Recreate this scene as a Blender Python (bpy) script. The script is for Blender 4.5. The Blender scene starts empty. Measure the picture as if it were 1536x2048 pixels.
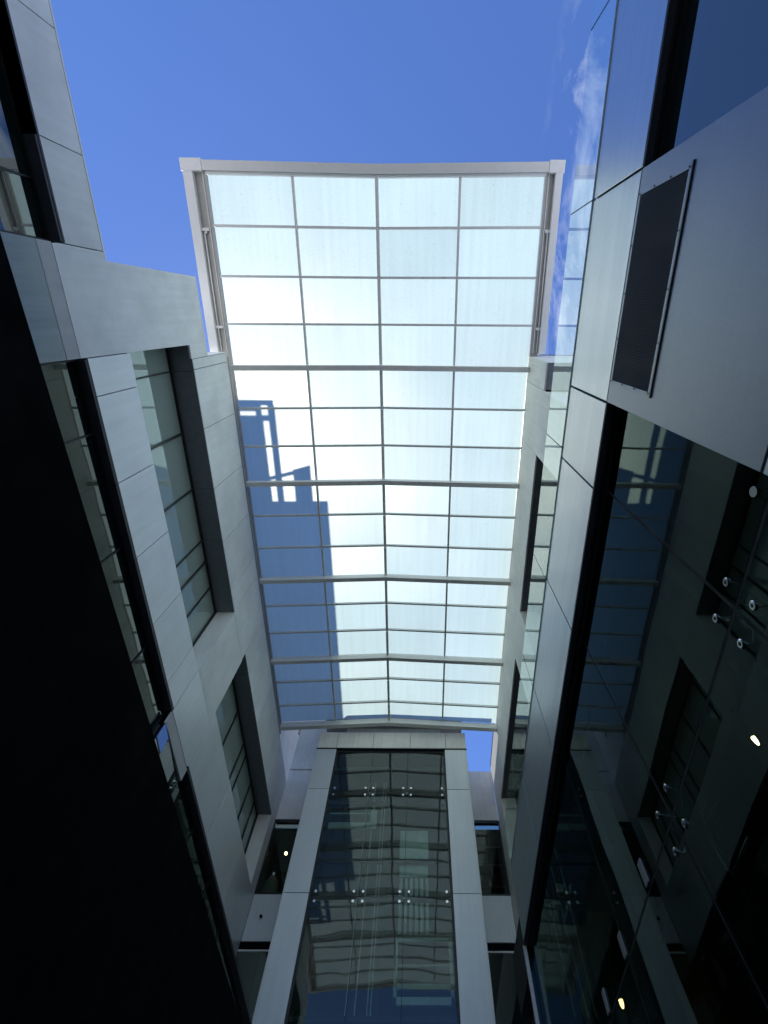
import bpy, bmesh, math, random
from mathutils import Vector, Matrix
random.seed(7)
R = math.radians
sc = bpy.context.scene
C = bpy.data.collections.new('courtyard'); sc.collection.children.link(C)

# ---------------------------------------------------------------- camera
cam_d = bpy.data.cameras.new('camera')
cam = bpy.data.objects.new('camera', cam_d); C.objects.link(cam)
cam_d.sensor_fit = 'VERTICAL'; cam_d.sensor_height = 36.0
cam_d.lens = 953.33/2048*36.0
cam_d.shift_x = (768-836.706)/2048; cam_d.shift_y = 0.53/2048
cam_d.clip_start = 0.05; cam_d.clip_end = 2000
rot = Matrix(((0.99998158, -0.00606937, 0.00008068),
              (-0.00558183, -0.92471506, -0.38061910),
              (0.00238472, 0.38061163, -0.92473191)))
# columns of the rotation are the camera axes in the world
M3 = rot
ax = Vector((M3[0][0], M3[1][0], M3[2][0])).normalized()
az = Vector((M3[0][2], M3[1][2], M3[2][2])); az = (az - ax*az.dot(ax)).normalized()
ay = az.cross(ax)
cam.matrix_world = Matrix(((ax.x, ay.x, az.x, 0), (ax.y, ay.y, az.y, 0), (ax.z, ay.z, az.z, 0), (0, 0, 0, 1)))
sc.camera = cam

# ---------------------------------------------------------------- light
SUN = Vector((-0.300, 0.25, 1.0)).normalized()
sl = bpy.data.lights.new('sun', 'SUN'); sl.energy = 3.4; sl.angle = R(0.35); sl.color = (1.0, 0.96, 0.90)
so = bpy.data.objects.new('sun', sl); C.objects.link(so)
so.rotation_euler = SUN.to_track_quat('Z', 'Y').to_euler()
so.location = SUN*80
w = bpy.data.worlds.new("World"); sc.world = w; w.use_nodes = True
nt = w.node_tree; nt.nodes.clear()
def N(nt, t, **kw):
    n = nt.nodes.new(t)
    for k, v in kw.items(): setattr(n, k, v)
    return n
out = N(nt, 'ShaderNodeOutputWorld'); bg = N(nt, 'ShaderNodeBackground')
sky = N(nt, 'ShaderNodeTexSky'); sky.sky_type = 'NISHITA'; sky.sun_disc = False
sky.sun_elevation = math.asin(SUN.z)
sky.sun_rotation = math.atan2(SUN.x, SUN.y)
sky.altitude = 0; sky.air_density = 1.0; sky.dust_density = 0.1; sky.ozone_density = 6.0
bg.inputs['Strength'].default_value = 0.15
# wisps of cloud: noise in the direction of view, only in one patch of the sky
tc = N(nt, 'ShaderNodeTexCoord')
mp = N(nt, 'ShaderNodeMapping'); mp.inputs['Scale'].default_value = (7.0, 3.2, 3.0)
nz = N(nt, 'ShaderNodeTexNoise'); nz.inputs['Scale'].default_value = 1.7; nz.inputs['Detail'].default_value = 8; nz.inputs['Roughness'].default_value = .6
nz.inputs['Distortion'].default_value = .6
rmp = N(nt, 'ShaderNodeMapRange'); rmp.inputs[1].default_value = .44; rmp.inputs[2].default_value = .74
sep = N(nt, 'ShaderNodeSeparateXYZ')
mx = N(nt, 'ShaderNodeMapRange'); mx.inputs[1].default_value = .195; mx.inputs[2].default_value = .235
mul = N(nt, 'ShaderNodeMath', operation='MULTIPLY'); mul2 = N(nt, 'ShaderNodeMath', operation='MULTIPLY'); mul2.inputs[1].default_value = .8
mixc = N(nt, 'ShaderNodeMix', data_type='RGBA'); mixc.inputs[7].default_value = (5.2, 5.6, 6.6, 1)
nt.links.new(tc.outputs['Generated'], mp.inputs['Vector']); nt.links.new(mp.outputs[0], nz.inputs['Vector'])
nt.links.new(nz.outputs['Fac'], rmp.inputs[0]); nt.links.new(tc.outputs['Generated'], sep.inputs[0])
nt.links.new(sep.outputs['X'], mx.inputs[0]); nt.links.new(rmp.outputs[0], mul.inputs[0]); nt.links.new(mx.outputs[0], mul.inputs[1])
nt.links.new(mul.outputs[0], mul2.inputs[0]); nt.links.new(mul2.outputs[0], mixc.inputs[0]); hs = N(nt, 'ShaderNodeHueSaturation'); hs.inputs['Saturation'].default_value = 1.13; hs.inputs['Hue'].default_value = .512; hs.inputs['Value'].default_value = .98
nt.links.new(sky.outputs[0], hs.inputs['Color']); nt.links.new(hs.outputs[0], mixc.inputs[6])
nt.links.new(mixc.outputs[2], bg.inputs['Color']); nt.links.new(bg.outputs[0], out.inputs['Surface'])
vs = sc.view_settings
sc.display_settings.display_device = 'sRGB'
vs.view_transform = 'Standard'; vs.look = 'None'; vs.gamma = 1.0; vs.exposure = 0.42
sc.cycles.max_bounces = 10; sc.cycles.diffuse_bounces = 5; sc.cycles.glossy_bounces = 6
sc.cycles.transparent_max_bounces = 16; sc.cycles.transmission_bounces = 6
sc.cycles.caustics_reflective = False; sc.cycles.caustics_refractive = False
sc.cycles.use_denoising = True; sc.cycles.sample_clamp_indirect = 6

# ---------------------------------------------------------------- materials
def newmat(name):
    m = bpy.data.materials.new(name); m.use_nodes = True
    return m, m.node_tree, m.node_tree.nodes['Principled BSDF']
def coords(nt, scale=(1, 1, 1)):
    t = N(nt, 'ShaderNodeTexCoord'); mp = N(nt, 'ShaderNodeMapping'); mp.inputs['Scale'].default_value = scale
    nt.links.new(t.outputs['Object'], mp.inputs['Vector']); return mp.outputs[0]
def noise(nt, vec, scale, detail=4, rough=.5):
    n = N(nt, 'ShaderNodeTexNoise'); n.inputs['Scale'].default_value = scale; n.inputs['Detail'].default_value = detail
    n.inputs['Roughness'].default_value = rough; nt.links.new(vec, n.inputs['Vector']); return n.outputs['Fac']
def rng(nt, v, a, b, c, d):
    r = N(nt, 'ShaderNodeMapRange'); r.inputs[1].default_value = a; r.inputs[2].default_value = b
    r.inputs[3].default_value = c; r.inputs[4].default_value = d; nt.links.new(v, r.inputs[0]); return r.outputs[0]
def math2(nt, op, a, b):
    m = N(nt, 'ShaderNodeMath', operation=op)
    for i, x in enumerate((a, b)):
        if isinstance(x, (int, float)): m.inputs[i].default_value = x
        else: nt.links.new(x, m.inputs[i])
    return m.outputs[0]
def scalecol(nt, col, fac):
    m = N(nt, 'ShaderNodeMix', data_type='RGBA', blend_type='MULTIPLY'); m.inputs[0].default_value = 1
    m.inputs[6].default_value = (*col, 1)
    cb = N(nt, 'ShaderNodeCombineColor')
    for i in range(3): nt.links.new(fac, cb.inputs[i])
    nt.links.new(cb.outputs[0], m.inputs[7]); return m.outputs[2]

def cladding_mat(name, col, rough=.55, metal=0.0, streak=.10, blotch=.10, bump=.02, spec=.5, streaks=(9, 9, .5), rv=1.0):
    m, nt, p = newmat(name)
    v = coords(nt); vs_ = coords(nt, streaks)
    n1 = noise(nt, v, 1.1, 5, .6); n2 = noise(nt, vs_, 1.0, 3, .55); n3 = noise(nt, v, 60, 2)
    g = N(nt, 'ShaderNodeNewGeometry')
    f = rng(nt, n1, .3, .7, 1-blotch, 1+blotch)
    f = math2(nt, 'MULTIPLY', f, rng(nt, n2, .3, .75, 1+streak*.5, 1-streak))
    f = math2(nt, 'MULTIPLY', f, rng(nt, n3, .3, .7, .97, 1.03))
    f = math2(nt, 'MULTIPLY', f, rng(nt, g.outputs['Random Per Island'], 0, 1, .91, 1.04))
    nt.links.new(scalecol(nt, col, f), p.inputs['Base Color'])
    nt.links.new(rng(nt, n2, .3, .7, rough*(1-.15*rv), rough*(1+.2*rv)), p.inputs['Roughness'])
    p.inputs['Metallic'].default_value = metal; p.inputs['Specular IOR Level'].default_value = spec
    b = N(nt, 'ShaderNodeBump'); b.inputs['Strength'].default_value = bump*10; b.inputs['Distance'].default_value = .003
    nt.links.new(math2(nt, 'ADD', n3, n1), b.inputs['Height']); nt.links.new(b.outputs[0], p.inputs['Normal'])
    return m
def plain(name, col, rough=.5, metal=0, spec=.5, var=.10):
    m, nt, p = newmat(name)
    n = noise(nt, coords(nt), 6, 4)
    nt.links.new(scalecol(nt, col, rng(nt, n, .3, .7, 1-var, 1+var)), p.inputs['Base Color'])
    nt.links.new(rng(nt, n, .3, .7, rough*.85, min(1, rough*1.15)), p.inputs['Roughness'])
    p.inputs['Metallic'].default_value = metal; p.inputs['Specular IOR Level'].default_value = spec
    return m
def frosted(name):
    m, nt, p = newmat(name); nt.nodes.remove(p)
    v = coords(nt); o = nt.nodes['Material Output']
    t = N(nt, 'ShaderNodeBsdfTranslucent'); rf = N(nt, 'ShaderNodeBsdfRefraction'); rf.inputs['Roughness'].default_value = 1.0; rf.inputs['IOR'].default_value = 1.35
    gl = N(nt, 'ShaderNodeBsdfGlossy'); gl.inputs['Roughness'].default_value = .5
    dirt = rng(nt, noise(nt, v, 22, 7, .75), .57, .70, 1, .62)
    big = rng(nt, noise(nt, v, .35, 3), .3, .7, .95, 1.03)
    stre = rng(nt, noise(nt, coords(nt, (7, .25, 1)), 1, 4), .35, .7, 1.02, .95)
    g = N(nt, 'ShaderNodeNewGeometry')
    oi = N(nt, 'ShaderNodeObjectInfo'); big = math2(nt, 'MULTIPLY', big, rng(nt, oi.outputs['Random'], 0, 1, .93, 1.03))
    f = math2(nt, 'MULTIPLY', math2(nt, 'MULTIPLY', dirt, big), math2(nt, 'MULTIPLY', stre, rng(nt, g.outputs['Random Per Island'], 0, 1, .97, 1.02)))
    c = scalecol(nt, (.47, .59, .555), f)
    nt.links.new(c, t.inputs['Color']); nt.links.new(scalecol(nt, (.95, .86, .66), f), rf.inputs['Color'])
    m1 = N(nt, 'ShaderNodeMixShader'); m1.inputs[0].default_value = .045
    nt.links.new(t.outputs[0], m1.inputs[1]); nt.links.new(rf.outputs[0], m1.inputs[2])
    m2 = N(nt, 'ShaderNodeMixShader'); m2.inputs[0].default_value = .05
    nt.links.new(m1.outputs[0], m2.inputs[1]); nt.links.new(gl.outputs[0], m2.inputs[2])
    nt.links.new(m2.outputs[0], o.inputs['Surface'])
    return m
def clear_glass(name, tint=(.55, .66, .62), ior=1.9, gloss=(.86, .97, .92), wobble=.0, rough=0.0):
    m, nt, p = newmat(name); nt.nodes.remove(p); o = nt.nodes['Material Output']
    tr = N(nt, 'ShaderNodeBsdfTransparent'); tr.inputs[0].default_value = (*tint, 1)
    gl = N(nt, 'ShaderNodeBsdfGlossy'); gl.inputs['Roughness'].default_value = rough; gl.inputs['Color'].default_value = (*gloss, 1)
    fr = N(nt, 'ShaderNodeFresnel'); fr.inputs[0].default_value = ior
    if wobble:
        b = N(nt, 'ShaderNodeBump'); b.inputs['Strength'].default_value = 1; b.inputs['Distance'].default_value = wobble
        nt.links.new(noise(nt, coords(nt), .9, 1), b.inputs['Height']); nt.links.new(b.outputs[0], gl.inputs['Normal'])
    mx = N(nt, 'ShaderNodeMixShader')
    g = N(nt, 'ShaderNodeNewGeometry')      # the far face of the pane adds no second mirror
    fac = math2(nt, 'MULTIPLY', fr.outputs[0], math2(nt, 'SUBTRACT', 1.0, g.outputs['Backfacing']))
    nt.links.new(fac, mx.inputs[0]); nt.links.new(tr.outputs[0], mx.inputs[1]); nt.links.new(gl.outputs[0], mx.inputs[2])
    nt.links.new(mx.outputs[0], o.inputs['Surface'])
    return m
def dark_glass(name, body=(.012, .02, .02), ior=2.2, gloss=(.86, .97, .92), wobble=.002):
    m, nt, p = newmat(name); nt.nodes.remove(p); o = nt.nodes['Material Output']
    df = N(nt, 'ShaderNodeBsdfDiffuse'); df.inputs[0].default_value = (*body, 1)
    gl = N(nt, 'ShaderNodeBsdfGlossy'); gl.inputs['Roughness'].default_value = 0.0; gl.inputs['Color'].default_value = (*gloss, 1)
    fr = N(nt, 'ShaderNodeFresnel'); fr.inputs[0].default_value = ior
    b = N(nt, 'ShaderNodeBump'); b.inputs['Strength'].default_value = 1; b.inputs['Distance'].default_value = wobble
    nt.links.new(noise(nt, coords(nt), .9, 1), b.inputs['Height']); nt.links.new(b.outputs[0], gl.inputs['Normal'])
    mx = N(nt, 'ShaderNodeMixShader')
    nt.links.new(fr.outputs[0], mx.inputs[0]); nt.links.new(df.outputs[0], mx.inputs[1]); nt.links.new(gl.outputs[0], mx.inputs[2])
    nt.links.new(mx.outputs[0], o.inputs['Surface'])
    return m
def emit(name, col, s):
    m, nt, p = newmat(name); p.inputs['Base Color'].default_value = (*col, 1)
    p.inputs['Emission Color'].default_value = (*col, 1); p.inputs['Emission Strength'].default_value = s
    return m

MT = dict(
    satin_dark=cladding_mat('grey anodised metal panel', (.36, .40, .44), .42, .6, .02, .03, bump=0, rv=.1, streaks=(20, .5, 20)),
    stone=cladding_mat('pale stone cladding', (.82, .83, .81), .6, 0, .05, .09),
    stone_warm=cladding_mat('warm stone cladding', (.82, .81, .74), .6, 0, .09, .08, streaks=(14, 14, .7)),
    metal_panel=cladding_mat('pale grey metal panel', (.74, .77, .79), .36, .2, .05, .04),
    satin=cladding_mat('satin aluminium panel', (.60, .65, .68), .30, .75, .05, .03, bump=0, rv=.5, streaks=(20, .5, 20)),
    joint=plain('black joint gasket', (.02, .024, .026), .8),
    soffit=plain('shade-toned grey soffit metal', (.20, .22, .24), .6),  # shade of the downward faces is put into this grey
    darksoffit=plain('shade-toned charcoal soffit metal', (.055, .065, .08), .6),  # deeper shade of the lower undersides, put into the colour
    frame=plain('dark bronze frame', (.025, .03, .032), .4, .3),
    steel=plain('painted canopy steel', (.80, .80, .76), .45, 0, var=.025),
    steel_light=plain('pale painted steel', (.88, .88, .86), .5, var=.02),
    steel_dark=plain('weathered canopy steel', (.45, .44, .40), .5, 0, var=.05),
    chrome=plain('polished stainless steel', (.75, .76, .77), .15, 1),
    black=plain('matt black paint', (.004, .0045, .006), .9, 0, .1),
    interior=plain('dark interior wall', (.09, .105, .10), .8),
    brown=plain('brown interior wall', (.16, .10, .07), .7),
    rail=plain('pale green steel', (.62, .70, .66), .4, .2),
    mesh=plain('dark wire mesh', (.13, .14, .15), .7),
    floor=plain('grey stone paving', (.32, .32, .32), .5),
    beige=plain('beige fabric', (.55, .5, .42), .9),
    concrete=cladding_mat('grey concrete', (.40, .40, .39), .8, 0, .1, .1),
    frosted=frosted('frosted roof glass'),
    winglass=dark_glass('reflective window glass', ior=2.5),
    blindglass=dark_glass('window glass over pale blinds', body=(.33, .40, .37), ior=2.5),
    mirrorglass=dark_glass('mirror glass spandrel', wobble=.0, ior=3.6, gloss=(.9, .97, .98)),
    lowglass=dark_glass('dark reflective glass', ior=1.8, gloss=(.8, .92, .88)),
    teal=cladding_mat('glass covered spandrel', (.36, .47, .46), .15, 0, .18, .06, spec=.9),
    curtain=clear_glass('tinted curtain wall glass', (.50, .57, .54), 1.52, (.56, .73, .69), .002),
    shaftglass=clear_glass('lift shaft glass', (.70, .77, .74), 1.72, (.86, .95, .91), .0035),
    wingglass=clear_glass('clear window glass', (.6, .68, .64), 1.5),
    balu=clear_glass('balustrade glass', (.95, .985, .975), 3.4, (.9, 1, .97)),
    lamp=emit('warm lamp', (1, .58, .22), 10),
    lampw=emit('pale lamp', (1, .76, .42), 16),
)

# ---------------------------------------------------------------- builders
class MB:
    def __init__(s): s.v = []; s.f = []
    def box(s, x0, x1, y0, y1, z0, z1):
        x0, x1 = sorted((x0, x1)); y0, y1 = sorted((y0, y1)); z0, z1 = sorted((z0, z1))
        b = len(s.v)
        s.v += [(x0, y0, z0), (x1, y0, z0), (x1, y1, z0), (x0, y1, z0), (x0, y0, z1), (x1, y0, z1), (x1, y1, z1), (x0, y1, z1)]
        s.f += [tuple(b+i for i in q) for q in ((0, 3, 2, 1), (4, 5, 6, 7), (0, 1, 5, 4), (1, 2, 6, 5), (2, 3, 7, 6), (3, 0, 4, 7))]
        return s
    def hexa(s, pts):            # eight corners: bottom ring then top ring
        b = len(s.v); s.v += [tuple(p) for p in pts]
        s.f += [tuple(b+i for i in q) for q in ((0, 3, 2, 1), (4, 5, 6, 7), (0, 1, 5, 4), (1, 2, 6, 5), (2, 3, 7, 6), (3, 0, 4, 7))]
        return s
    def bar(s, a, b_, w, h, up=(0, 0, 1)):   # rectangular bar from a to b
        a = Vector(a); b_ = Vector(b_); d = (b_-a).normalized(); u = Vector(up); sd = d.cross(u).normalized(); u = sd.cross(d)
        P = []
        for e in (a, b_):
            P += [e - sd*w/2 - u*h/2, e + sd*w/2 - u*h/2, e + sd*w/2 + u*h/2, e - sd*w/2 + u*h/2]
        return s.hexa(P)
    def tube(s, pts, r, n=10, cap=True):
        pts = [Vector(p) for p in pts]; rings = []
        rr = r if isinstance(r, (list, tuple)) else [r]*len(pts)
        prev = None
        for i, p in enumerate(pts):
            d = (pts[min(i+1, len(pts)-1)] - pts[max(i-1, 0)]).normalized()
            a = Vector((0, 0, 1)) if abs(d.z) < .9 else Vector((1, 0, 0))
            if prev is not None and abs(prev.dot(d)) < .95: a = prev
            s1 = d.cross(a).normalized(); s2 = d.cross(s1); prev = a
            b = len(s.v); rings.append(b)
            for k in range(n):
                t = 2*math.pi*k/n; s.v.append(tuple(p + (s1*math.cos(t) + s2*math.sin(t))*rr[i]))
        for i in range(len(rings)-1):
            for k in range(n):
                s.f.append((rings[i]+k, rings[i]+(k+1) % n, rings[i+1]+(k+1) % n, rings[i+1]+k))
        if cap:
            s.f.append(tuple(rings[0]+k for k in reversed(range(n)))); s.f.append(tuple(rings[-1]+k for k in range(n)))
        return s
    def build(s, name, mat, parent=None, bevel=0, smooth=False):
        me = bpy.data.meshes.new(name); me.from_pydata(s.v, [], s.f); me.materials.append(mat)
        bm = bmesh.new(); bm.from_mesh(me); bmesh.ops.recalc_face_normals(bm, faces=bm.faces); bm.to_mesh(me); bm.free()
        if smooth:
            for p in me.polygons: p.use_smooth = True
        o = bpy.data.objects.new(name, me); C.objects.link(o)
        if parent: o.parent = parent; o.matrix_parent_inverse = Matrix.Translation(parent['_o']).inverted() if '_o' in parent else Matrix()
        if bevel:
            b = o.modifiers.new('bevel', 'BEVEL'); b.width = bevel; b.segments = 1; b.limit_method = 'ANGLE'
        return o
def thing(name, label, cat, loc=(0, 0, 0), group=None, kind=None):
    o = bpy.data.objects.new(name, None); C.objects.link(o); o.location = loc; o.empty_display_size = .3
    tag(o, label, cat, group, kind); return o
def tag(o, label=None, cat=None, group=None, kind=None):
    if label: o['label'] = label
    if cat: o['category'] = cat
    if group: o['group'] = group
    if kind: o['kind'] = kind
    return o
UNIT = {}
def part(name, mb, mat, par, bevel=0, smooth=False, label=None):
    """mesh given in world coordinates, parented to a thing standing at par.location"""
    r = par
    while r.parent: r = r.parent
    k = UNIT.get(r.name, 1.0)                # some things are dimensioned in their own unit
    if k != 1.0: mb.v = [(x*k, y*k, z*k) for x, y, z in mb.v]; bevel *= k
    o = mb.build(name, MT[mat] if isinstance(mat, str) else mat, None, bevel, smooth)
    base = Vector((0, 0, 0)); q = par
    while q: base += Vector(q.location); q = q.parent
    me = o.data; me.transform(Matrix.Translation(-base)); o.parent = par
    if label: o['label'] = label
    return o
def copy_tree(o, par, loc=None):
    c = o.copy(); C.objects.link(c); c.parent = par
    if loc is not None: c.location = loc
    for ch in [x for x in C.objects if x.parent == o]:
        copy_tree(ch, c)
    return c

G = .009   # half joint width
def panels(mb, X, depth, ys, zs, sgn=1, g=G):
    """cladding panels on the plane x = X, thickness going away from the courtyard; ys / zs are the joint lines"""
    for i in range(len(ys)-1):
        for j in range(len(zs)-1):
            mb.box(X, X - sgn*depth, ys[i]+g, ys[i+1]-g, zs[j]+g, zs[j+1]-g)
def panels_y(mb, Y, depth, xs, zs, g=G):
    for i in range(len(xs)-1):
        for j in range(len(zs)-1):
            mb.box(xs[i]+g, xs[i+1]-g, Y, Y+depth, zs[j]+g, zs[j+1]-g)

XL, XR = -6.02, 3.514
YE = 19.9        # wing walls beside the lift shaft
# ---------------------------------------------------------------- ground
g = MB().box(-90, 90, -90, 120, -2.2, -1.7).build('ground', MT['floor']); tag(g, kind='structure', label='grey stone paving of the courtyard floor')

# ---------------------------------------------------------------- LEFT BUILDING
LB = thing('building', 'far left stone-clad building with two recessed ribbon windows and stepped parapet', 'building', (XL-3, 8, -1.7))
d = .05
m = MB()
panels(m, XL, d, [-9.5, -7.7, -6.05, -4.33, -2.61, -1.10], [9.10, 10.25])             # low parapet near the camera
part('parapet_cladding', m, 'stone', LB, .004)
m = MB()
m.box(XL, XL-d, -1.10+G, -.945, 8.86+G, 10.25); m.box(XL, XL-d, -.945, .74-G, 8.86+G, 14.18)   # large pier panel
m.box(XL, XL-d, .74-G, 1.09-G, 13.18+G, 14.18)
part('pier_cladding', m, 'stone', LB)
m = MB()
ya = [1.09, 1.36, 2.97, 4.74, 6.50, 8.24, 9.02, 10.95, 12.5, 14.16, 15.75, 17.4, YE]
for i in range(len(ya)-1):
    lo = 13.22 if ya[i] < 9 else (10.45 if ya[i] < 10.9 else (13.5 if ya[i] < 19 else 10.45))
    if ya[i] > 10.9 and ya[i] < 19: lo = 13.5
    m.box(XL, XL-d, ya[i]+G, ya[i+1]-G, max(lo, 13.2)+G, 15.56)
part('upper_cladding', m, 'stone', LB, .004)
m = MB()
m.box(XL, XL-d, 9.02+G, 10.98-G, 10.456, 13.19)
part('pier_cladding', m, 'stone', LB)
part('pier_cladding', MB().box(XL, XL-d, 19.15, YE-.01, 10.9, 13.5), 'stone', LB)
m = MB()
yb = [.74, 1.43, 3.14, 4.82, 6.53, 8.22, 9.02, 10.98, 14.0, 17.0, YE]
for i in range(len(yb)-1):
    m.box(XL, XL-d, yb[i]+G, yb[i+1]-G, 8.98, (10.43 if yb[i] < 9 else 10.455) if yb[i] < 10.9 else 10.88)
part('spandrel_cladding', m, 'metal_panel', LB, .004)
part('lower_glass', MB().box(XL-.36, XL-.38, -9.5, YE, -1.7, 8.95), 'lowglass', LB)
# backing behind the panels (closes the joints)
m = MB()
m.box(XL-.055, XL-.35, -9.5, -1.0, 9.12, 10.2); m.box(XL-.055, XL-.35, -1.0, .72, 9.0, 10.2); m.box(XL-.055, XL-.35, -.90, .72, 10.2, 14.1)
m.box(XL-.055, XL-.35, .70, 1.08, 13.3, 14.1)
m.box(XL-.055, XL-.66, 1.1, YE, 13.7, 15.5); m.box(XL-.055, XL-.66, .7, 10.9, 13.3, 13.72)
m.box(XL-.055, XL-.60, 9.06, 10.94, 9.1, 13.5); m.box(XL-.055, XL-.34, .72, YE, 9.1, 10.35)
m.box(XL-.34, XL-1.5, .72, 9.06, 9.2, 10.2); m.box(XL-.34, XL-1.5, 10.9, YE, 9.2, 10.7)
m.box(XL-.7, XL-4.5, 1.12, YE+3, 13.9, 15.3); m.box(XL-.36, XL-4.5, -.88, .62, 10.2, 14.1); m.box(XL-.36, XL-4.5, .62, 1.12, 13.32, 14.1); m.box(XL-.7, XL-4.5, -9.5, .4, 9.3, 10.15)
m.box(XL-1.6, XL-4.5, -9.5, YE+3, -1.7, 9.2); m.box(XL-1.5, XL-4.5, .2, YE+3, 9.15, 13.9)
part('backing_wall', m, 'joint', LB)
m = MB()
m.box(XL+.003, XL-.7, -9.5, -.97, 10.252, 10.29); m.box(XL+.003, XL-.8, -.945, 1.06, 14.182, 14.22); m.box(XL+.003, XL-.8, 1.08, YE, 15.562, 15.60)
part('coping', m, 'steel_light', LB)
m = MB().box(XL-.002, XL-.62, 1.07, 1.085, 14.26, 15.56)
part('end_cap', m, 'steel_light', LB)
part('roof', MB().box(XL-.05, XL-4.5, -9.5, -.98, 10.16, 10.22).box(XL-.05, XL-4.5, 1.10, YE+3, 15.52, 15.555).box(XL-.052, XL-4.5, -.93, 1.07, 14.12, 14.16), 'steel_light', LB)  # unseen pale roofs, added to bounce sun onto the canopy side beam

def recess(par, X, sgn, y0, y1, z0, z1, depth, sof, side, joints, name='soffit', thick=.05, sides=True):
    """window recess: soffit with joints, two jambs and a sill; sgn=+1 when the wall lies on -x"""
    a, b = X - sgn*.002, X - sgn*depth
    ms = MB(); js = [y0] + [j for j in joints if y0 < j < y1] + [y1]
    for i in range(len(js)-1): ms.box(a, b, js[i]+.006, js[i+1]-.006, z1, z1+thick)
    part('soffit', ms, sof, par)
    part('soffit_backing', MB().box(a - sgn*.02, b, y0, y1, z1+thick+.002, z1+thick+.03), 'joint', par)
    if not sides: return
    for (ya_, yb_) in ((y0-thick, y0), (y1, y1+thick)):
        part('jamb', MB().box(a - sgn*.052, b, ya_, yb_, z0, z1-.003), side, par)
    part('sill', MB().box(a - sgn*.052, b, y0, y1, z0-.05, z0-.003), side, par)
def window(par, Xg, sgn, y0, y1, z0, z1, muls, mat, mw=.05, mh=.06, label=None, edge=.05, tilt=0.0):
    fr = MB()
    fr.box(Xg - sgn*.03, Xg + sgn*mh, y0, y1, z1-edge, z1-.003); fr.box(Xg - sgn*.03, Xg + sgn*mh, y0, y0+edge, z0, z1-edge); fr.box(Xg - sgn*.03, Xg + sgn*mh, y1-edge, y1, z0, z1-edge)
    fr.box(Xg - sgn*.03, Xg + sgn*mh, y0+edge, y1-edge, z0, z0+edge)
    f = part('window', fr, 'frame', par, label=label)
    gl = MB(); sh = -sgn*tilt*(z1-z0-2*edge)      # a tilted pane has its foot set back
    def leaf(mb, xa, xb, ya, yb):
        xa, xb = sorted((xa, xb)); a, b = z0+edge, z1-edge
        return mb.hexa([(xa+sh, ya, a), (xb+sh, ya, a), (xb+sh, yb, a), (xa+sh, yb, a), (xa, ya, b), (xb, ya, b), (xb, yb, b), (xa, yb, b)])
    leaf(gl, Xg, Xg - sgn*.02, y0+edge, y1-edge)
    part('pane', gl, mat, f)
    for ym, wd in muls:
        part('mullion', leaf(MB(), Xg + sgn*.001, Xg + sgn*mh*.9, ym-wd/2, ym+wd/2), 'frame', f)
    return f
j1 = [1.43, 3.07, 4.73, 6.4, 8.03]
recess(LB, XL, 1, .70, 9.02, 10.45, 13.2, .66, 'soffit', 'stone', [1.4, 4.73, 6.4, 8.03])
window(LB, XL-.62, 1, .70, 9.02, 10.45, 13.17, [(1.40, .03), (3.07, .055), (4.73, .045), (6.38, .03), (7.1, .05), (8.02, .03)], 'blindglass', label='upper ribbon window with black mullions')
recess(LB, XL, 1, 10.98, 19.15, 10.9, 13.5, .64, 'soffit', 'stone', [11.9, 13.5, 15.2, 17.0])
window(LB, XL-.60, 1, 10.98, 19.15, 10.9, 13.47, [(11.9, .045), (13.5, .045), (15.1, .045), (15.7, .03), (17.2, .045), (18.3, .03)], 'blindglass', label='far upper ribbon window')
# ---------------------------------------------------------------- NEAR GLASS GALLERY on the left (its numbers are in gallery units of 0.65 m)
LG = thing('building', 'left glass gallery under a thin dark roof edge, partly behind the black parapet', 'building', (-4.6, 4, -1.7)); UNIT[LG.name] = .65
part('roof_edge', MB().box(XL, XL-3, -9.5, -1.115, 9.165, 9.21).box(XL, XL-3, .745, 9.03, 9.01, 9.05).box(XL, XL-3, 11.03, YE*1.5, 9.03, 9.07).box(XL-.052, XL-3, -1.1, .74, 8.87, 8.9).box(XL-.052, XL-3, 9.03, 11.03, 8.98, 9.02), 'frame', LG)
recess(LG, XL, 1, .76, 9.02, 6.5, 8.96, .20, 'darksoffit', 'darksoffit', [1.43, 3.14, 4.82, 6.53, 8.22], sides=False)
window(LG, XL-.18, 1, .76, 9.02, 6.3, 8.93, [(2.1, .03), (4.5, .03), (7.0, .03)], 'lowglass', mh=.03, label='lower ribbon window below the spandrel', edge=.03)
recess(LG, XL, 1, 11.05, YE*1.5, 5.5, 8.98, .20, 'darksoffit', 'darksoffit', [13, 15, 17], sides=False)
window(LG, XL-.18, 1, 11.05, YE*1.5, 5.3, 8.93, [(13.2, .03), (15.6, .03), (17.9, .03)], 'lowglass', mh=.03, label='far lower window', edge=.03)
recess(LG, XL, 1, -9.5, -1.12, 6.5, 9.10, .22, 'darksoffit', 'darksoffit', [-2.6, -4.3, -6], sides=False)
window(LG, XL-.20, 1, -9.5, -1.12, 6.3, 9.07, [(-2.0, .03), (-3.7, .03)], 'winglass', mh=.03, label='near lower window reflecting blue sky', edge=.03)
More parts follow.
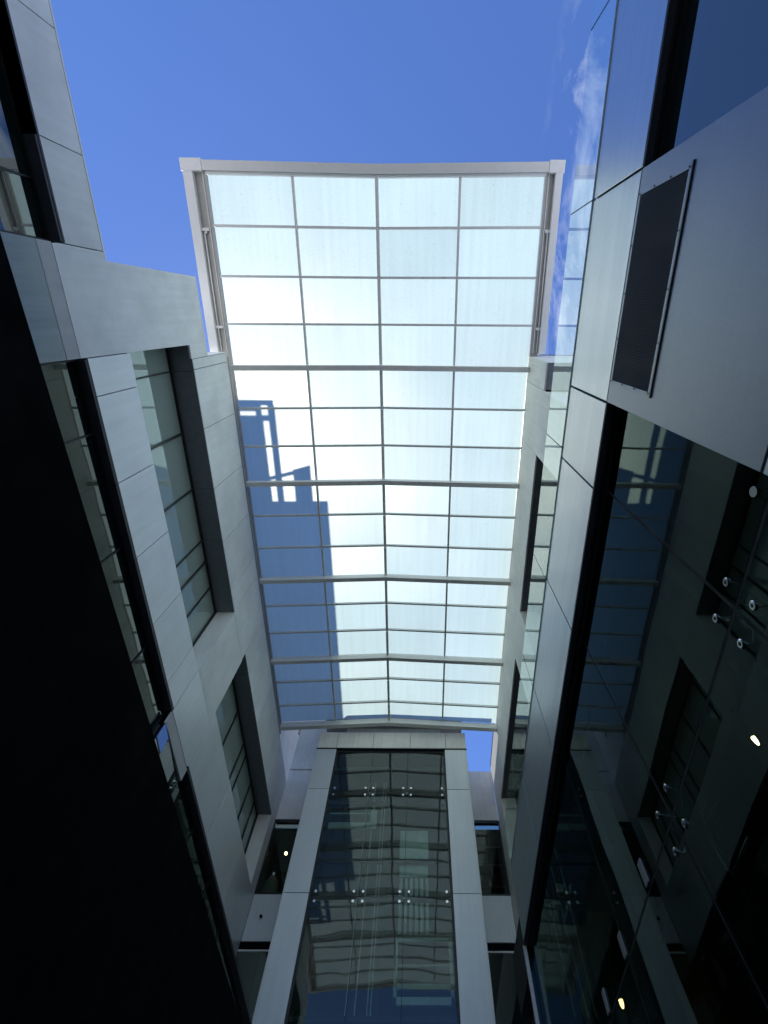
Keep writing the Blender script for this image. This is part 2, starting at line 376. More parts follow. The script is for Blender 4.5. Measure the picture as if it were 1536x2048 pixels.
for (a, b, z) in ((-1.10, .74, 8.86), (9.03, 11.03, 8.97)):
    part('pier_strip', MB().box(XL, XL-.05, a+G, b-G, z-.34, z-.006), 'stone', LG)
    zb, zt_ = 4.5, z-.352
    def gxp(y, zz): return XL-.004-(.03*(y-9.03) if a > 0 else 0)   # far pane turned in plan so its mirror catches the sky gap
    q = [(a+G, zb), (b-G, zb), (b-G, zt_), (a+G, zt_)]
    mb = MB(); mb.v = [(gxp(y, zz), y, zz) for y, zz in q] + [(gxp(y, zz)-.03, y, zz) for y, zz in q]
    mb.f = [(0, 1, 2, 3), (7, 6, 5, 4), (0, 4, 5, 1), (1, 5, 6, 2), (2, 6, 7, 3), (3, 7, 4, 0)]
    part('spandrel_panel', mb, 'teal' if a < 0 else 'mirrorglass', LG, label='glass spandrel on the pier')
    part('pier_side', MB().box(XL-.03 if a < 0 else XL-.10, XL-.3, a+G, a+.05, 4.5, z-.4), 'darksoffit', LG); part('pier_side', MB().box(XL-.03 if a < 0 else XL-.10, XL-.3, b-.05, b-G, 4.5, z-.4), 'darksoffit', LG)

# ---------------------------------------------------------------- RIGHT BUILDING
RB = thing('building', 'far right building of warm pale stone with recessed ribbon windows', 'building', (XR+3, 10, -1.7))
m = MB()
zt = 16.42
yr = [1.17, 1.93, 3.83, 5.70, 7.50, 9.36, 11.36, 13.3, 15.2, 17.1, 18.6, YE]
for i in range(len(yr)-1):
    a, b = yr[i], yr[i+1]
    full = (1.9 < a < 3.8) or (9.3 < a < 11.3) or a > 18.5
    lo = 13.74 if b <= 1.94 else (11.02 if full else 13.87)
    m.box(XR, XR+.05, a+.006, b-.006, lo, zt)
part('upper_cladding', m, 'stone_warm', RB, .003)
m = MB(); panels(m, XR, .05, [-9, -6, -3, 0, 1.93, 3.83, 5.7, 7.5, 9.36, 11.36, 13.3, 15.2, 17.1, YE], [8.98, 10.98], sgn=-1); part('spandrel_cladding', m, 'stone_warm', RB, .003)
m = MB()
m.box(XR+.055, XR+.7, 1.25, YE, 14.0, 16.35); m.box(XR+.055, XR+.6, 2.0, 3.78, 11.0, 14.05); m.box(XR+.055, XR+.6, 9.42, 11.3, 11.0, 14.05)
m.box(XR+.055, XR+.6, 18.66, YE, 11.0, 14.05); m.box(XR+.7, XR+6, 1.25, YE+3, 13.95, 16.3); m.box(XR+1.2, XR+6, 2.0, YE+3, 10.9, 13.9)
m.box(XR+.055, XR+6, -9, YE+3, 9.1, 10.9); m.box(XR+.5, XR+6, -9, YE+3, -1.7, 9.1)
part('backing_wall', m, 'joint', RB)
part('roof', MB().box(XR+.06, XR+6, -9, 1.1, 10.91, 10.96), 'steel_light', RB)  # unseen pale slab, added to throw sunlight up at the canopy
part('lower_glass', MB().box(XR+.40, XR+.42, -9, YE, -1.7, 9.0), 'lowglass', RB)
part('end_wall', MB().box(XR+.052, XR+6, 1.17, 1.24, 13.78, 16.36), 'stone', RB)
part('edge_trim', MB().box(XR-.012, XR+.1, 1.16, YE, 16.43, 16.50).box(XR+.1, XR+6, 1.155, 1.25, 16.43, 16.50), 'frame', RB)
part('soffit', MB().box(XR+.052, XR+6, 1.17, 1.90, 13.72, 13.77), 'soffit', RB)
part('return_wall', MB().box(XR+.052, XR+6, 1.95, 1.99, 11.0, 13.71), 'stone', RB)
for (a, b) in ((3.84, 9.36), (11.37, 18.6)):
    part('soffit', MB().box(XR+.052, XR+.72, a, b, 13.88, 13.93), 'soffit', RB)
    for q in (a-.04, b):
        part('jamb', MB().box(XR+.052, XR+.72, q, q+.04, 11.0, 13.87), 'stone_warm', RB)
    n = int((b-a)/1.85)
    window(RB, XR+.66, -1, a, b, 11.0, 13.86, [(a+(i+1)*(b-a)/(n+1), .04) for i in range(n)], 'winglass', label='recessed upper window')

# ---------------------------------------------------------------- NEAR GLASS GALLERY on the right (its numbers are in gallery units of 0.42 m)
U = 0.42
GB = thing('building', 'near right glass gallery with a brushed metal band and dark curtain wall', 'building', (2.2, 2.5, -1.7))
UNIT[GB.name] = U
jb = [-12, -8.9, -5.45, -2.19, 1.48, 3.19, 6.62, 10.35, 14.2, 18.9]
m = MB()
for i in range(len(jb)-1):
    g2 = .022
    m.box(XR, XR+.05, jb[i]+g2, jb[i+1]-g2, 9.07, 11.346)
part('metal_band', m, 'satin', GB, .006)
m = MB().box(XR, XR+.05, -2.19+.012, 1.48-.012, 4.70, 9.045)
part('pier_cladding', m, 'satin_dark', GB, .006, label='large grey metal pier panel holding the grille')
m = MB().box(XR, XR+.05, -2.19+.012, 1.48-.012, 0.0, 4.66); m.box(XR, XR+.05, -2.19+.012, 1.48-.012, -4.05, -.04)
part('pier_cladding', m, 'satin', GB, .006)
m = MB()
m.box(XR+.06, XR+.4, -12, 18.9, 9.12, 11.2); m.box(XR+.06, XR+.4, -2.12, 1.41, -4.05, 9.08)
m.box(XR+.4, XR+4.8, -12, 24, 9.2, 10.9)
m.box(XR+4.8, XR+5.2, -12, 24, -4.05, 15)
part('backing_wall', m, 'joint', GB)
part('coping', MB().box(XR+.06, XR+.3, -12, 18.9, 11.25, 11.30), 'steel_light', GB)
# grille on the pier
gx = XR-.006
gy0, gy1, gz0, gz1 = -1.86, 1.12, 7.38, 8.98
m = MB(); t = .065
m.box(gx, gx-.014, gy0, gy1, gz1-t, gz1); m.box(gx, gx-.014, gy0, gy1, gz0, gz0+t)
m.box(gx, gx-.014, gy0, gy0+t, gz0+t, gz1-t); m.box(gx, gx-.014, gy1-t, gy1, gz0+t, gz1-t)
gr = part('grille', m, 'satin_dark', GB, .003, label='rectangular wire mesh vent grille in a screwed metal frame')
m = MB(); z = gz0+t
while z < gz1-t:
    m.box(gx+.002, gx-.006, gy0+t, gy1-t, z, z+.008); z += .025
y = gy0+t
while y < gy1-t:
    m.box(gx-.007, gx-.012, y, y+.008, gz0+t, gz1-t); y += .03
part('wire_mesh', m, 'mesh', gr)
part('mesh_backing', MB().box(gx+.010, gx+.004, gy0+t, gy1-t, gz0+t, gz1-t), 'soffit', gr)
for (yy, zz) in [(gy0+.05+i*(gy1-gy0-.1)/4, z_) for i in range(5) for z_ in (gz0+.045, gz1-.045)] + [(y_, gz0+.55+k*.5) for y_ in (gy0+.045, gy1-.045) for k in range(2)]:
    part('screw', MB().tube([(gx-.02, yy, zz), (gx-.028, yy, zz)], .014, 8), 'mesh', gr)
part('dark_strip', MB().box(XR+.001, XR-.022, gy0-.012, gy1+.012, gz0-.03, gz0-.005), 'frame', gr)  # solid dark bar along the lower edge of the grille

XG = XR+.215
def rsoffit(y0, y1, joints):
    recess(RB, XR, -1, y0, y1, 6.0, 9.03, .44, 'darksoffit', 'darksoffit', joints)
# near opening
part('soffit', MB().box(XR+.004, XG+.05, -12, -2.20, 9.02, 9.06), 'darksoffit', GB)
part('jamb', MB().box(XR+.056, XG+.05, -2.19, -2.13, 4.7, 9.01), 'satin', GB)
f = MB(); f.box(XG-.05, XG+.03, -12, -2.2, 8.90, 9.015); f.box(XG-.10, XG-.07, -12, -2.2, 8.97, 9.018)
wf = part('window', f, 'frame', GB, label='near window beside the metal pier reflecting the sky')
part('pane', MB().box(XG, XG+.02, -12, -2.2, 2.0, 8.90), 'winglass', wf)
# far curtain wall
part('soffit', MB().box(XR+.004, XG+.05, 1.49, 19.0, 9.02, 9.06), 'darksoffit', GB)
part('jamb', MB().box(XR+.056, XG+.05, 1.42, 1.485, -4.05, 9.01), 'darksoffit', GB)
f = MB(); f.box(XG-.05, XG+.03, 1.49, 19.0, 8.90, 9.015); f.box(XG-.10, XG-.07, 1.49, 19.0, 8.97, 9.018)
cw = part('curtain_wall', f, 'frame', GB, label='frameless glass curtain wall on spider fittings')
ysj = [1.49, 3.17, 6.75, 10.4, 14.4, 19.0]; zsj = [-4.05, 1.35, 4.755, 8.90]
for i in range(len(ysj)-1):
    for j in range(len(zsj)-1):
        ws = .026
        part('pane', MB().box(XG, XG+.02, ysj[i]+ws, ysj[i+1]-ws, zsj[j]+ws, zsj[j+1]-ws), 'curtain', cw)
m = MB()
for yj in ysj[1:-1]: m.box(XG+.003, XG+.017, yj-.025, yj+.025, -4.05, 8.9)
for zj in zsj[1:-1]: m.box(XG+.004, XG+.016, 1.5, 19, zj-.025, zj+.025)
part('silicone_joint', m, 'joint', cw)
# glass fins behind vertical joints
for yj in ysj[1:-1]:
    part('glass_fin', MB().box(XG+.06, XG+.42, yj-.01, yj+.01, -4.05, 8.85), 'curtain', cw)
# spider fittings: four arms, discs on the glass
def spider(par, X, Y, Z, dy, dz, sgn=1, r=.058, mat='chrome'):
    """sgn=+1: hub behind a pane whose outside faces -x"""
    hub = MB().tube([(X+sgn*.10, Y, Z), (X+sgn*.34, Y, Z)], .04, 12)
    h = part('spider_fitting', hub, mat, par, smooth=False)
    for a in (-1, 1):
        for b in (-1, 1):
            yy, zz = Y+a*dy, Z+b*dz
            part('arm', MB().tube([(X+sgn*.17, Y+a*.03, Z+b*.03), (X+sgn*.19, Y+a*dy*.55, Z+b*dz*.55), (X+sgn*.13, yy, zz), (X+sgn*.02, yy, zz)], [.028, .02, .016, .02], 8), mat, h, smooth=True)
            part('disc', MB().tube([(X-sgn*.022, yy, zz), (X-sgn*.014, yy, zz), (X-sgn*.001, yy, zz)], [r*.8, r, r], 20), mat, h)
            part('disc_rim', MB().tube([(X-sgn*.023, yy, zz), (X-sgn*.027, yy, zz)], [r*.42, r*.36], 14), 'frame', h)
    return h
s0 = spider(cw, XG, 3.21, 4.755, .26, .25)
spider(cw, XG, 6.80, 4.755, .30, .27)
s3 = part('spider_fitting', MB().tube([(XG-.022, 1.78, 4.98), (XG-.001, 1.78, 4.98)], .062, 20), 'chrome', cw)
part('arm', MB().tube([(XG+.02, 1.78, 4.98), (XG+.12, 1.78, 4.98), (XG+.18, 1.6, 4.78)], .018, 8), 'chrome', s3)
for yc in (8.40, 10.45, 12.35):
    c1 = part('glass_clamp', MB().box(XG-.03, XG-.005, yc-.09, yc+.09, 4.80, 5.15), 'steel_dark', cw, .004)
    part('clamp_plate', MB().box(XG+.03, XG+.055, yc-.09, yc+.09, 4.52, 5.15), 'frame', c1, .004)
# pull handle frame seen through the glass
part('door_handle', MB().tube([(XG+.35, 6.1, 4.5), (XG+.35, 6.6, 4.5), (XG+.35, 6.7, 4.45), (XG+.35, 6.7, 4.0), (XG+.35, 6.6, 3.9), (XG+.35, 5.9, 3.9)], .022, 8), 'chrome', cw, smooth=True)
part('end_post', MB().box(XR, XR+.10, 19.0, 19.12, -4.05, 9.06), 'steel_light', GB)
part('end_panel', MB().box(XR+.10, XR+4, 19.03, 19.09, -4.05, 9.06), 'lowglass', GB)
# rooms behind the curtain wall
m = MB()
m.box(XG+.5, XR+4.75, 1.45, 24, 8.80, 8.95)        # ceiling
m.box(XG+.5, XR+4.75, 13.5, 24, 4.75, 4.95)
m.box(XG+.1, XR+4.75, 1.30, 1.40, -4.05, 8.8)
part('room_ceiling', m, 'interior', GB)
part('room_wall', MB().box(XR+4.2, XR+4.3, 1.45, 24, -4.05, 4.7), 'brown', GB)
part('room_wall', MB().box(XR+4.2, XR+4.3, 1.45, 24, 5.0, 8.78), 'interior', GB)
for yy in (4.9, 9.2, 13.6, 17.8):
    part('column', MB().box(XR+1.7, XR+2.2, yy, yy+.5, -4.05, 8.78), 'interior', GB, .01)
# glass balustrade in front of the upper wall
BA = thing('glass_balustrade', 'clear glass balustrade standing on the brushed metal band at right', 'balustrade', (1.48, 1.7, 4.75)); UNIT[BA.name] = U
jg = [-12, -8.9, -5.45, -2.19, 2.95, 6.62, 10.35, 14.2, 18.8]
for i in range(len(jg)-1):
    part('pane', MB().box(XR-.03, XR-.012, jg[i]+.012, jg[i+1]-.012, 11.36, 12.84), 'balu', BA)
m = MB()
for j in jg[1:-1]: m.box(XR-.028, XR-.014, j-.010, j+.010, 11.36, 12.84)
part('silicone_joint', m, 'joint', BA)
part('base_channel', MB().box(XR-.010, XR+.04, -12, 18.8, 11.35, 11.42), 'steel_light', BA)

# ---------------------------------------------------------------- CANOPY
CY = [-3.70, -2.40, -1.08, .26, 1.56, 2.88, 4.18, 5.47, 6.77, 8.07, 9.38, 10.63, 11.92, 13.20, 14.45, 15.74, 16.74]
cx = [-6.016, -3.635, -1.253, 1.13, 3.513]
ZE, ZR = 16.0, 16.30
def rz(x): return ZR - (ZR-ZE)*abs(x-cx[2])/(cx[4]-cx[2])
CN = thing('glass_canopy', 'pitched frosted glass canopy on painted steel beams over the courtyard', 'canopy', (cx[2], 6.5, 16))
for i in range(len(CY)-1):
    for k in range(4):
        a, b = cx[k], cx[k+1]
        mb = MB(); z0, z1 = rz(a)+.05, rz(b)+.05
        mb.v = [(a+.01, CY[i]+.01, z0), (b-.01, CY[i]+.01, z1), (b-.01, CY[i+1]-.01, z1), (a+.01, CY[i+1]-.01, z0)]; mb.f = [(0, 1, 2, 3)]
        part('glass_pane', mb, 'frosted', CN)
def xbar(mb, y, w, zt_, zb_, x0=cx[0], x1=cx[4]):
    for (a, b) in ((x0, cx[2]), (cx[2], x1)):
        za, zb = rz(a), rz(b)
        mb.hexa([(a, y-w/2, za+zb_), (b, y-w/2, zb+zb_), (b, y+w/2, zb+zb_), (a, y+w/2, za+zb_),
                 (a, y-w/2, za+zt_), (b, y-w/2, zb+zt_), (b, y+w/2, zb+zt_), (a, y+w/2, za+zt_)])
for y in CY[1:-1]:
    mb = MB(); xbar(mb, y, .065, .045, -.05); part('purlin', mb, 'steel', CN)
for y in (1.56, 5.47, 9.38, 13.20):
    mb = MB(); xbar(mb, y, .16, -.12, -.30); part('beam', mb, 'steel', CN)
    part('hanger', MB().box(cx[2]-.05, cx[2]+.05, y-.04, y+.04, ZR-.14, ZR-.05).box(cx[0]+.1, cx[0]+.2, y-.04, y+.04, ZE-.14, ZE-.03).box(cx[4]-.2, cx[4]-.1, y-.04, y+.04, ZE-.14, ZE-.03), 'steel', CN)
mb = MB(); xbar(mb, 16.80, .20, -.02, -.28); part('end_beam', mb, 'steel', CN)
mb = MB(); xbar(mb, -3.84, .24, .10, -.16, cx[0]-.05, cx[4]+.05); part('end_beam', mb, 'steel', CN)
mb = MB(); xbar(mb, -3.68, .07, .04, -.09); part('end_angle', mb, 'steel_light', CN)
mb = MB()
for i in range(len(CY)-1):
    mb.box(cx[2]-.045, cx[2]+.045, CY[i]+.034, CY[i+1]-.034, ZR-.16, ZR+.03)
part('ridge_beam', mb, 'steel', CN)
for k in (1, 3):
    mb = MB(); z = rz(cx[k])
    mb.box(cx[k]-.034, cx[k]+.034, -3.7, 16.74, z-.055, z+.035); part('glazing_bar', mb, 'steel', CN)
for sgn, xe in ((-1, cx[0]), (1, cx[4])):
    part('glazing_bar', MB().box(xe, xe+sgn*.06, -3.7, 17.1, ZE-.06, ZE+.06), 'steel_dark', CN)
    ko = 1.0 if sgn < 0 else .76
    part('gutter', MB().box(xe+sgn*.061, xe+sgn*.33*ko, -3.78, 17.1, ZE+.02, ZE+.10), 'steel_dark', CN)
    part('gutter_edge', MB().box(xe+sgn*.075, xe+sgn*.10, -3.78, 1.08, ZE-.06, ZE+.02), 'steel', CN)
    part('side_beam', MB().box(xe+sgn*.335*ko, xe+sgn*.60*ko, -3.98, 1.09, ZE-.16, ZE+.10), 'steel_light', CN, .005)
    part('beam_head', MB().box(xe+sgn*.06, xe+sgn*.64*ko, -4.00, -3.70, ZE-.17, ZE+.14), 'steel_light', CN, .005)
    part('downpipe', MB().tube([(xe+sgn*.27*ko, -2.2, ZE-.04), (xe+sgn*.27*ko, 1.05, ZE-.04)], .022, 8).tube([(xe+sgn*.2, -2.25, ZE-.02), (xe+sgn*.27*ko, -2.2, ZE-.04)], .035, 8), 'steel_light', CN, smooth=True)
    for y in (-2.3, .35):
        part('bracket', MB().box(xe+sgn*.12, xe+sgn*.34*ko, y-.04, y+.04, ZE-.07, ZE-.02), 'steel_light', CN)
    part('rail', MB().box(xe+sgn*.004, xe+sgn*.05, 1.2, 17.1, ZE-.28, ZE-.22), 'steel_dark', CN)
part('bracket', MB().box(-5.2, -5.12, 16.86, 16.95, 15.55, 15.75), 'steel', CN)

# ---------------------------------------------------------------- LIFT SHAFT
SH = thing('lift_tower', 'glass fronted lift tower with grey metal pilasters at the far end', 'tower', (-1, 18.5, -1.7))
Y0 = 17.13
xs = dict(l0=-4.28, l1=-3.43, r0=1.18, r1=2.10)
zj = [-1.7, 2.1, 5.8, 9.49, 13.13, 15.0]
for k_ in 'lr':
    m = MB(); panels_y(m, Y0, .05, [xs[k_+'0'], xs[k_+'1']], zj); part('pilaster', m, 'metal_panel', SH, .004)
m = MB(); panels_y(m, Y0-.015, .05, [-4.28, -3.46, -1.9, -.3, 1.24, 2.12], [15.03, 15.86])
part('head_panel', m, 'stone_warm', SH, .003)
part('head_lip', MB().box(-4.28, 2.12, Y0-.03, Y0+.1, 14.985, 15.01), 'frame', SH)
m = MB()
m.box(xs['l0'], xs['l1'], Y0+.06, Y0+.5, -1.7, 15.8); m.box(xs['r0'], xs['r1'], Y0+.06, Y0+.5, -1.7, 15.8); m.box(xs['l0'], xs['r1'], Y0+.06, Y0+.5, 15.05, 15.8)
part('backing_wall', m, 'joint', SH)
m = MB(); m.box(xs['l0']-.01, xs['l0']+.1, Y0+.02, YE, -1.7, 15.8); m.box(xs['r1']-.1, xs['r1']+.01, Y0+.02, YE, -1.7, 15.8)
part('side_wall', m, 'stone', SH)
m = MB(); m.box(-4.28, 2.10, Y0+.36, 22.5, 16.95, 20.1)
part('upper_storey', m, 'concrete', SH)
m = MB(); m.box(-3.3, 1.1, Y0+.9, 22.3, 15.9, 16.95)
part('neck', m, 'concrete', SH)
fr = MB(); YG = Y0+.10
fr.box(xs['l1'], xs['r0'], YG-.02, YG+.03, 14.88, 14.985); fr.box(xs['l1'], xs['l1']+.06, YG-.02, YG+.03, -1.7, 14.88); fr.box(xs['r0']-.06, xs['r0'], YG-.02, YG+.03, -1.7, 14.88)
sg = part('curtain_wall', fr, 'frame', SH, label='lift shaft glazing on spider fittings')
gxs = [xs['l1']+.06, -1.86, -.38, xs['r0']-.06]; gzs = [-1.7, 2.1, 5.8, 9.44, 13.09, 14.88]
for i in range(3):
    for j in range(5):
        part('pane', MB().box(gxs[i]+.008, gxs[i+1]-.008, YG, YG+.02, gzs[j]+.008, gzs[j+1]-.008), 'shaftglass', sg)
m = MB()
for x in gxs[1:-1]: m.box(x-.007, x+.007, YG+.003, YG+.017, -1.7, 14.88)
for z in gzs[1:-1]: m.box(gxs[0], gxs[-1], YG+.004, YG+.016, z-.008, z+.008)
part('silicone_joint', m, 'joint', sg)
def spider_y(par, X, Z, xs_):
    h = part('spider_fitting', MB().tube([(X, YG+.06, Z), (X, YG+.22, Z)], .035, 10), 'chrome', par)
    for a in xs_:
        for b in (-1, 1):
            xx, zz = X+a*.15, Z+b*.14
            part('arm', MB().tube([(X, YG+.12, Z), (X+a*.09, YG+.13, Z+b*.08), (xx, YG+.1, zz), (xx, YG+.02, zz)], .014, 6), 'chrome', h, smooth=True)
            part('disc', MB().tube([(xx, YG-.03, zz), (xx, YG-.001, zz)], [.042, .052], 14), 'chrome', h)
for z in gzs[1:-1]:
    for x, a in ((gxs[0]-.02, (1,)), (gxs[1], (-1, 1)), (gxs[2], (-1, 1)), (gxs[3]+.02, (-1,))):
        spider_y(sg, x, z, a)
# inside of the shaft
m = MB(); m.box(xs['l1'], xs['r0'], 19.7, 19.8, -1.7, 15); m.box(xs['l1']-.05, xs['l1'], YG+.1, 19.7, -1.7, 15); m.box(xs['r0'], xs['r0']+.05, YG+.1, 19.7, -1.7, 15)
m.box(xs['l1'], xs['r0'], Y0+.5, 19.8, 15.0, 15.04)
part('shaft_wall', m, 'interior', SH)
m = MB()
for z in (14.2, 12.7, 10.6, 9.45, 6.6, 5.6, 2.1): m.box(xs['l1'], xs['r0'], YG+.10, YG+.22, z-.06, z+.06)
m.box(-1.12, -1.0, YG+.12, YG+.24, -1.7, 14.9)
part('shaft_beam', m, 'frame', SH)
LF = thing('lift', 'pale steel lift car with guide rails behind the shaft glass', 'lift', (0, 18.4, 0))
m = MB(); Yr = 18.15
for x in (-1.98, -1.72, -1.37, -1.27): m.box(x-.016, x+.016, Yr, Yr+.06, 2, 14.2)
part('guide_rail', m, 'rail', LF)
m = MB(); m.box(-3.4, -1.55, Yr, Yr+.1, 12.25, 12.5); m.box(-3.4, -1.7, Yr, Yr+.06, 12.83, 12.88); m.box(-1.80, -1.55, Yr-.01, Yr+.12, 12.25, 13.0); m.box(-1.72, -1.66, Yr, Yr+.05, 13.0, 13.4)
part('landing_frame', m, 'rail', LF)
m = MB(); m.box(-.62, .45, Yr, Yr+.08, 10.95, 12.2)
part('back_panel', m, 'rail', LF, .02)
m = MB(); m.box(-.60, .42, Yr-.03, Yr+.07, 10.55, 10.9)
for i in range(6): m.box(-.58+i*.18, -.47+i*.18, Yr, Yr+.06, 8.9, 10.53)
part('door_leaf', m, 'rail', LF, .01)
m = MB()
for (a, b, c_, d_) in ((-.62, 1.12, 8.70, 8.82), (-.62, 1.12, 7.55, 7.70), (-.66, -.54, 7.2, 8.82), (1.02, 1.14, 7.2, 8.82), (-.54, 1.02, 8.08, 8.14), (-.66, 1.14, 7.2, 7.4)): m.box(a, b, Yr, Yr+.08, c_, d_)
part('car_frame', m, 'rail', LF, .02)
m = MB().box(-3.35, -1.9, Yr+.1, Yr+.9, 9.6, 12.0)
part('counterweight', m, 'frame', LF, .02)
part('lift_floor', MB().box(-3.3, -.9, YG+.3, 19.6, 6.3, 6.4).box(-.7, 1.1, YG+.3, 19.6, 6.2, 6.4), 'rail', LF)

# ---------------------------------------------------------------- WING WALLS beside the shaft
def wing(x0, x1, label, left):
    W = thing('wall', label, 'wall', ((x0+x1)/2, YE, -1.7))
    m = MB(); panels_y(m, YE, .05, [x0, x1], [13.82, 16.2]); part('upper_cladding', m, 'stone_warm', W, .003)
    m = MB(); panels_y(m, YE, .05, [x0, x1], [9.52, 10.97]); part('spandrel_cladding', m, 'metal_panel', W, .003)
    part('head_trim', MB().box(x0, x1, YE+.0, YE+.06, 13.70, 13.80).box(x0, x0+.05, YE+.002, YE+.05, 10.97, 13.7).box(x1-.05, x1, YE+.002, YE+.05, 10.97, 13.7), 'frame', W)
    wn = part('window', MB().box(x0+.05, x1-.05, YE+.03, YE+.07, 10.98, 11.04), 'frame', W)
    part('pane', MB().box(x0+.05, x1-.05, YE+.06, YE+.075, 11.04, 13.7), 'wingglass', wn)
    part('backing_wall', MB().box(x0, x1, YE+.08, YE+.4, 13.86, 16.1).box(x0, x1, YE+.08, YE+.4, 9.6, 10.9), 'joint', W)
    m = MB(); m.box(x0-.3, x1+1, YE+3.2, YE+3.3, 6, 14); m.box(x0-.5, x1+1, YE+.4, YE+3.2, 13.6, 13.7); m.box(x1+.8, x1+.9, YE+.1, YE+3.2, 6, 14); m.box(x0-.5, x0-.4, YE+.1, YE+3.2, 6, 14); m.box(x0-.4, x1+1, YE+.4, YE+3.2, 10.3, 10.4)
    part('room_wall', m, 'brown' if not left else 'interior', W)
    part('dark_strip', MB().box(x0, x1, YE+.01, YE+.05, 9.30, 9.51), 'black', W)  # solid black band below the spandrel
    part('light_trim', MB().box(x0, x1, YE-.005, YE+.05, 9.24, 9.29), 'steel_light', W)
    part('lower_glass', MB().box(x0, x1, YE+.02, YE+.05, -1.7, 9.23), 'lowglass', W)
    return W
WL = wing(XL, -4.29, 'pale wing wall left of the lift tower with a lamp behind its window', True)
WR = wing(2.11, XR, 'narrow wing wall right of the lift tower with shelves behind its window', False)
part('upper_screen', MB().box(XL+.01, -4.3, YE-.06, YE+.3, 16.22, 18.6), 'stone_warm', WL, label='warm grey panel above the wall')
# contents of the rooms
sb = thing('shelving', 'brown shelves with small objects behind the right wing window', 'shelves', (2.8, YE+1.0, 10.4))
for z in (11.5, 12.3, 13.0): part('shelf', MB().box(2.15, 3.45, YE+.5, YE+.9, z, z+.07), 'brown', sb)
part('side_panel', MB().box(3.0, 3.05, YE+.5, YE+.9, 10.4, 13.5), 'interior', sb)
for (x, z, h, lb) in ((2.5, 12.37, .10, 'small pale jar on the middle shelf behind the right wing window'), (2.45, 11.57, .16, 'slim pale bottle on the lowest shelf, left, behind the right wing window'), (2.9, 11.57, .26, 'tall pale bottle on the lowest shelf, right, behind the right wing window')):
    o = MB().tube([(0, 0, 0), (0, 0, h*.6), (0, 0, h*.75), (0, 0, h)], [.035, .035, .015, .015], 12).build('bottle', MT['steel_light'])
    o.location = (x, YE+.62, z); tag(o, lb, 'bottle', 'objects on the shelves')
def lamp(name, label, loc, r, mat, drop=0.0, parent_z=None):
    t = thing(name, label, 'lamp', loc, 'ceiling lamps lit behind the glass')
    part('lamp_body', MB().tube([(loc[0], loc[1], loc[2]+.12), (loc[0], loc[1], loc[2]+.03)], r*1.15, 20), 'frame', t)
    part('bulb', MB().tube([(loc[0], loc[1], loc[2]+.028), (loc[0], loc[1], loc[2]-.02), (loc[0], loc[1], loc[2]-.05)], [r, r*.9, r*.45], 20), mat, t)
    if drop: part('stem', MB().tube([(loc[0], loc[1], loc[2]+.12), (loc[0], loc[1], loc[2]+drop)], .012, 8), 'frame', t)
    return t
lamp('ceiling_lamp', 'round lit ceiling lamp behind the right curtain wall, near the spider fittings', (7.2*U, 8.31*U, 7.56*U), .019, 'lampw', .50)
lamp('ceiling_lamp', 'warm lit ceiling lamp low behind the right curtain wall, farthest down', (6.0*U, 18.46*U, 7.41*U), .026, 'lamp', .5)
lamp('ceiling_lamp', 'small white lamp lit behind the left wing window', (-5.50, 21.0, 13.105), .06, 'lampw', .45)
ch = MB(); ch.tube([(-5.75, 20.9, 10.45), (-5.75, 20.9, 11.5), (-5.75, 20.9, 11.9), (-5.75, 20.9, 12.15)], [.30, .32, .26, .10], 20)
o = ch.build('lounge_chair', MT['beige'], smooth=True); tag(o, 'rounded beige chair back standing behind the left wing window', 'chair')
# security camera on the left spandrel
SC = thing('security_camera', 'small black dome camera on the panel under the left wing window', 'camera', (-5.53, YE-.05, 10.2))
part('mount', MB().tube([(-5.53, YE, 10.2), (-5.53, YE-.06, 10.2)], .05, 14), 'steel_light', SC)
part('dome', MB().tube([(-5.53, YE-.05, 10.22), (-5.53, YE-.11, 10.22), (-5.53, YE-.15, 10.22)], [.055, .05, .02], 14), 'black', SC, smooth=True)

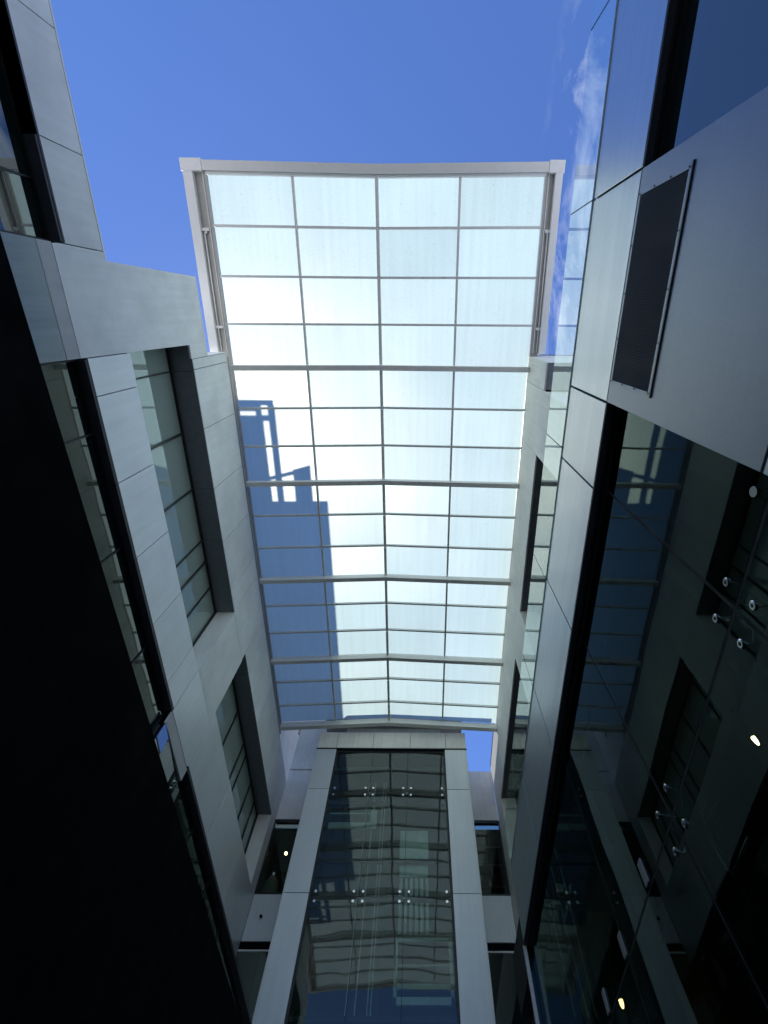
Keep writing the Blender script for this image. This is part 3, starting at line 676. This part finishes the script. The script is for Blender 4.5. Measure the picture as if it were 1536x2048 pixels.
# ---------------------------------------------------------------- near dark wall at the photographer's left
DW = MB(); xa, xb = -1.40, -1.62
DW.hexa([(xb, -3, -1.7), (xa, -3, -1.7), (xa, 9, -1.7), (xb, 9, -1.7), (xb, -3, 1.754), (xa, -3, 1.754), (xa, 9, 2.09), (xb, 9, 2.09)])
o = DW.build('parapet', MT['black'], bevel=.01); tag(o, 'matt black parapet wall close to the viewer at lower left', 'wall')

# ---------------------------------------------------------------- neighbouring tower that throws the stepped shadow
H = 14.0; ZT = 16+H
ox, oy = SUN.x/SUN.z*H, SUN.y/SUN.z*H
TW = thing('tower_block', 'tall neighbouring tower whose stepped crown shades the left canopy panes', 'tower', (-13, 18, 15.7))
def crown(mb, a, b, c_, d_, th=.5):     # outline given where its shadow falls on the canopy
    mb.box(a+ox, b+ox, c_+oy, d_+oy, ZT-th, ZT)
m = MB(); m.box(-14+ox, -3.24+ox, 6.2+oy, 30+oy, 15.7, ZT)
part('tower_body', m, 'concrete', TW)
m = MB(); m.box(-14+ox, -5.24+ox, 3.1+oy, 6.19+oy, 15.7, ZT)
part('stair_core', m, 'concrete', TW)
m = MB(); TH = .10
crown(m, -14, -4.83, 2.58, 2.755, TH)
crown(m, -14, -5.26, 2.76, 2.95, TH)
crown(m, -14, -6.0, 2.951, 3.09, TH); crown(m, -5.44, -5.26, 2.951, 3.09, TH)
crown(m, -5.03, -4.81, 2.76, 6.19, TH)
crown(m, -5.255, -5.04, 3.09, 3.27, TH)
m.hexa([(-5.25+ox, 5.24+oy, ZT-TH-.12), (-4.30+ox, 5.00+oy, ZT-TH-.12), (-4.30+ox, 5.14+oy, ZT-TH-.12), (-5.25+ox, 5.38+oy, ZT-TH-.12),
        (-5.25+ox, 5.24+oy, ZT-TH-.02), (-4.30+ox, 5.00+oy, ZT-TH-.02), (-4.30+ox, 5.14+oy, ZT-TH-.02), (-5.25+ox, 5.38+oy, ZT-TH-.02)])
part('crown_frame', m, 'concrete', TW)
m = MB()
m.hexa([(-4.38+ox, 5.0+oy, ZT-TH), (-3.77+ox, 4.83+oy, ZT-TH), (-3.77+ox, 6.19+oy, ZT-TH), (-4.38+ox, 6.19+oy, ZT-TH),
        (-4.38+ox, 5.0+oy, ZT), (-3.77+ox, 4.83+oy, ZT), (-3.77+ox, 6.19+oy, ZT), (-4.38+ox, 6.19+oy, ZT)])
part('crown_slab', m, 'concrete', TW)
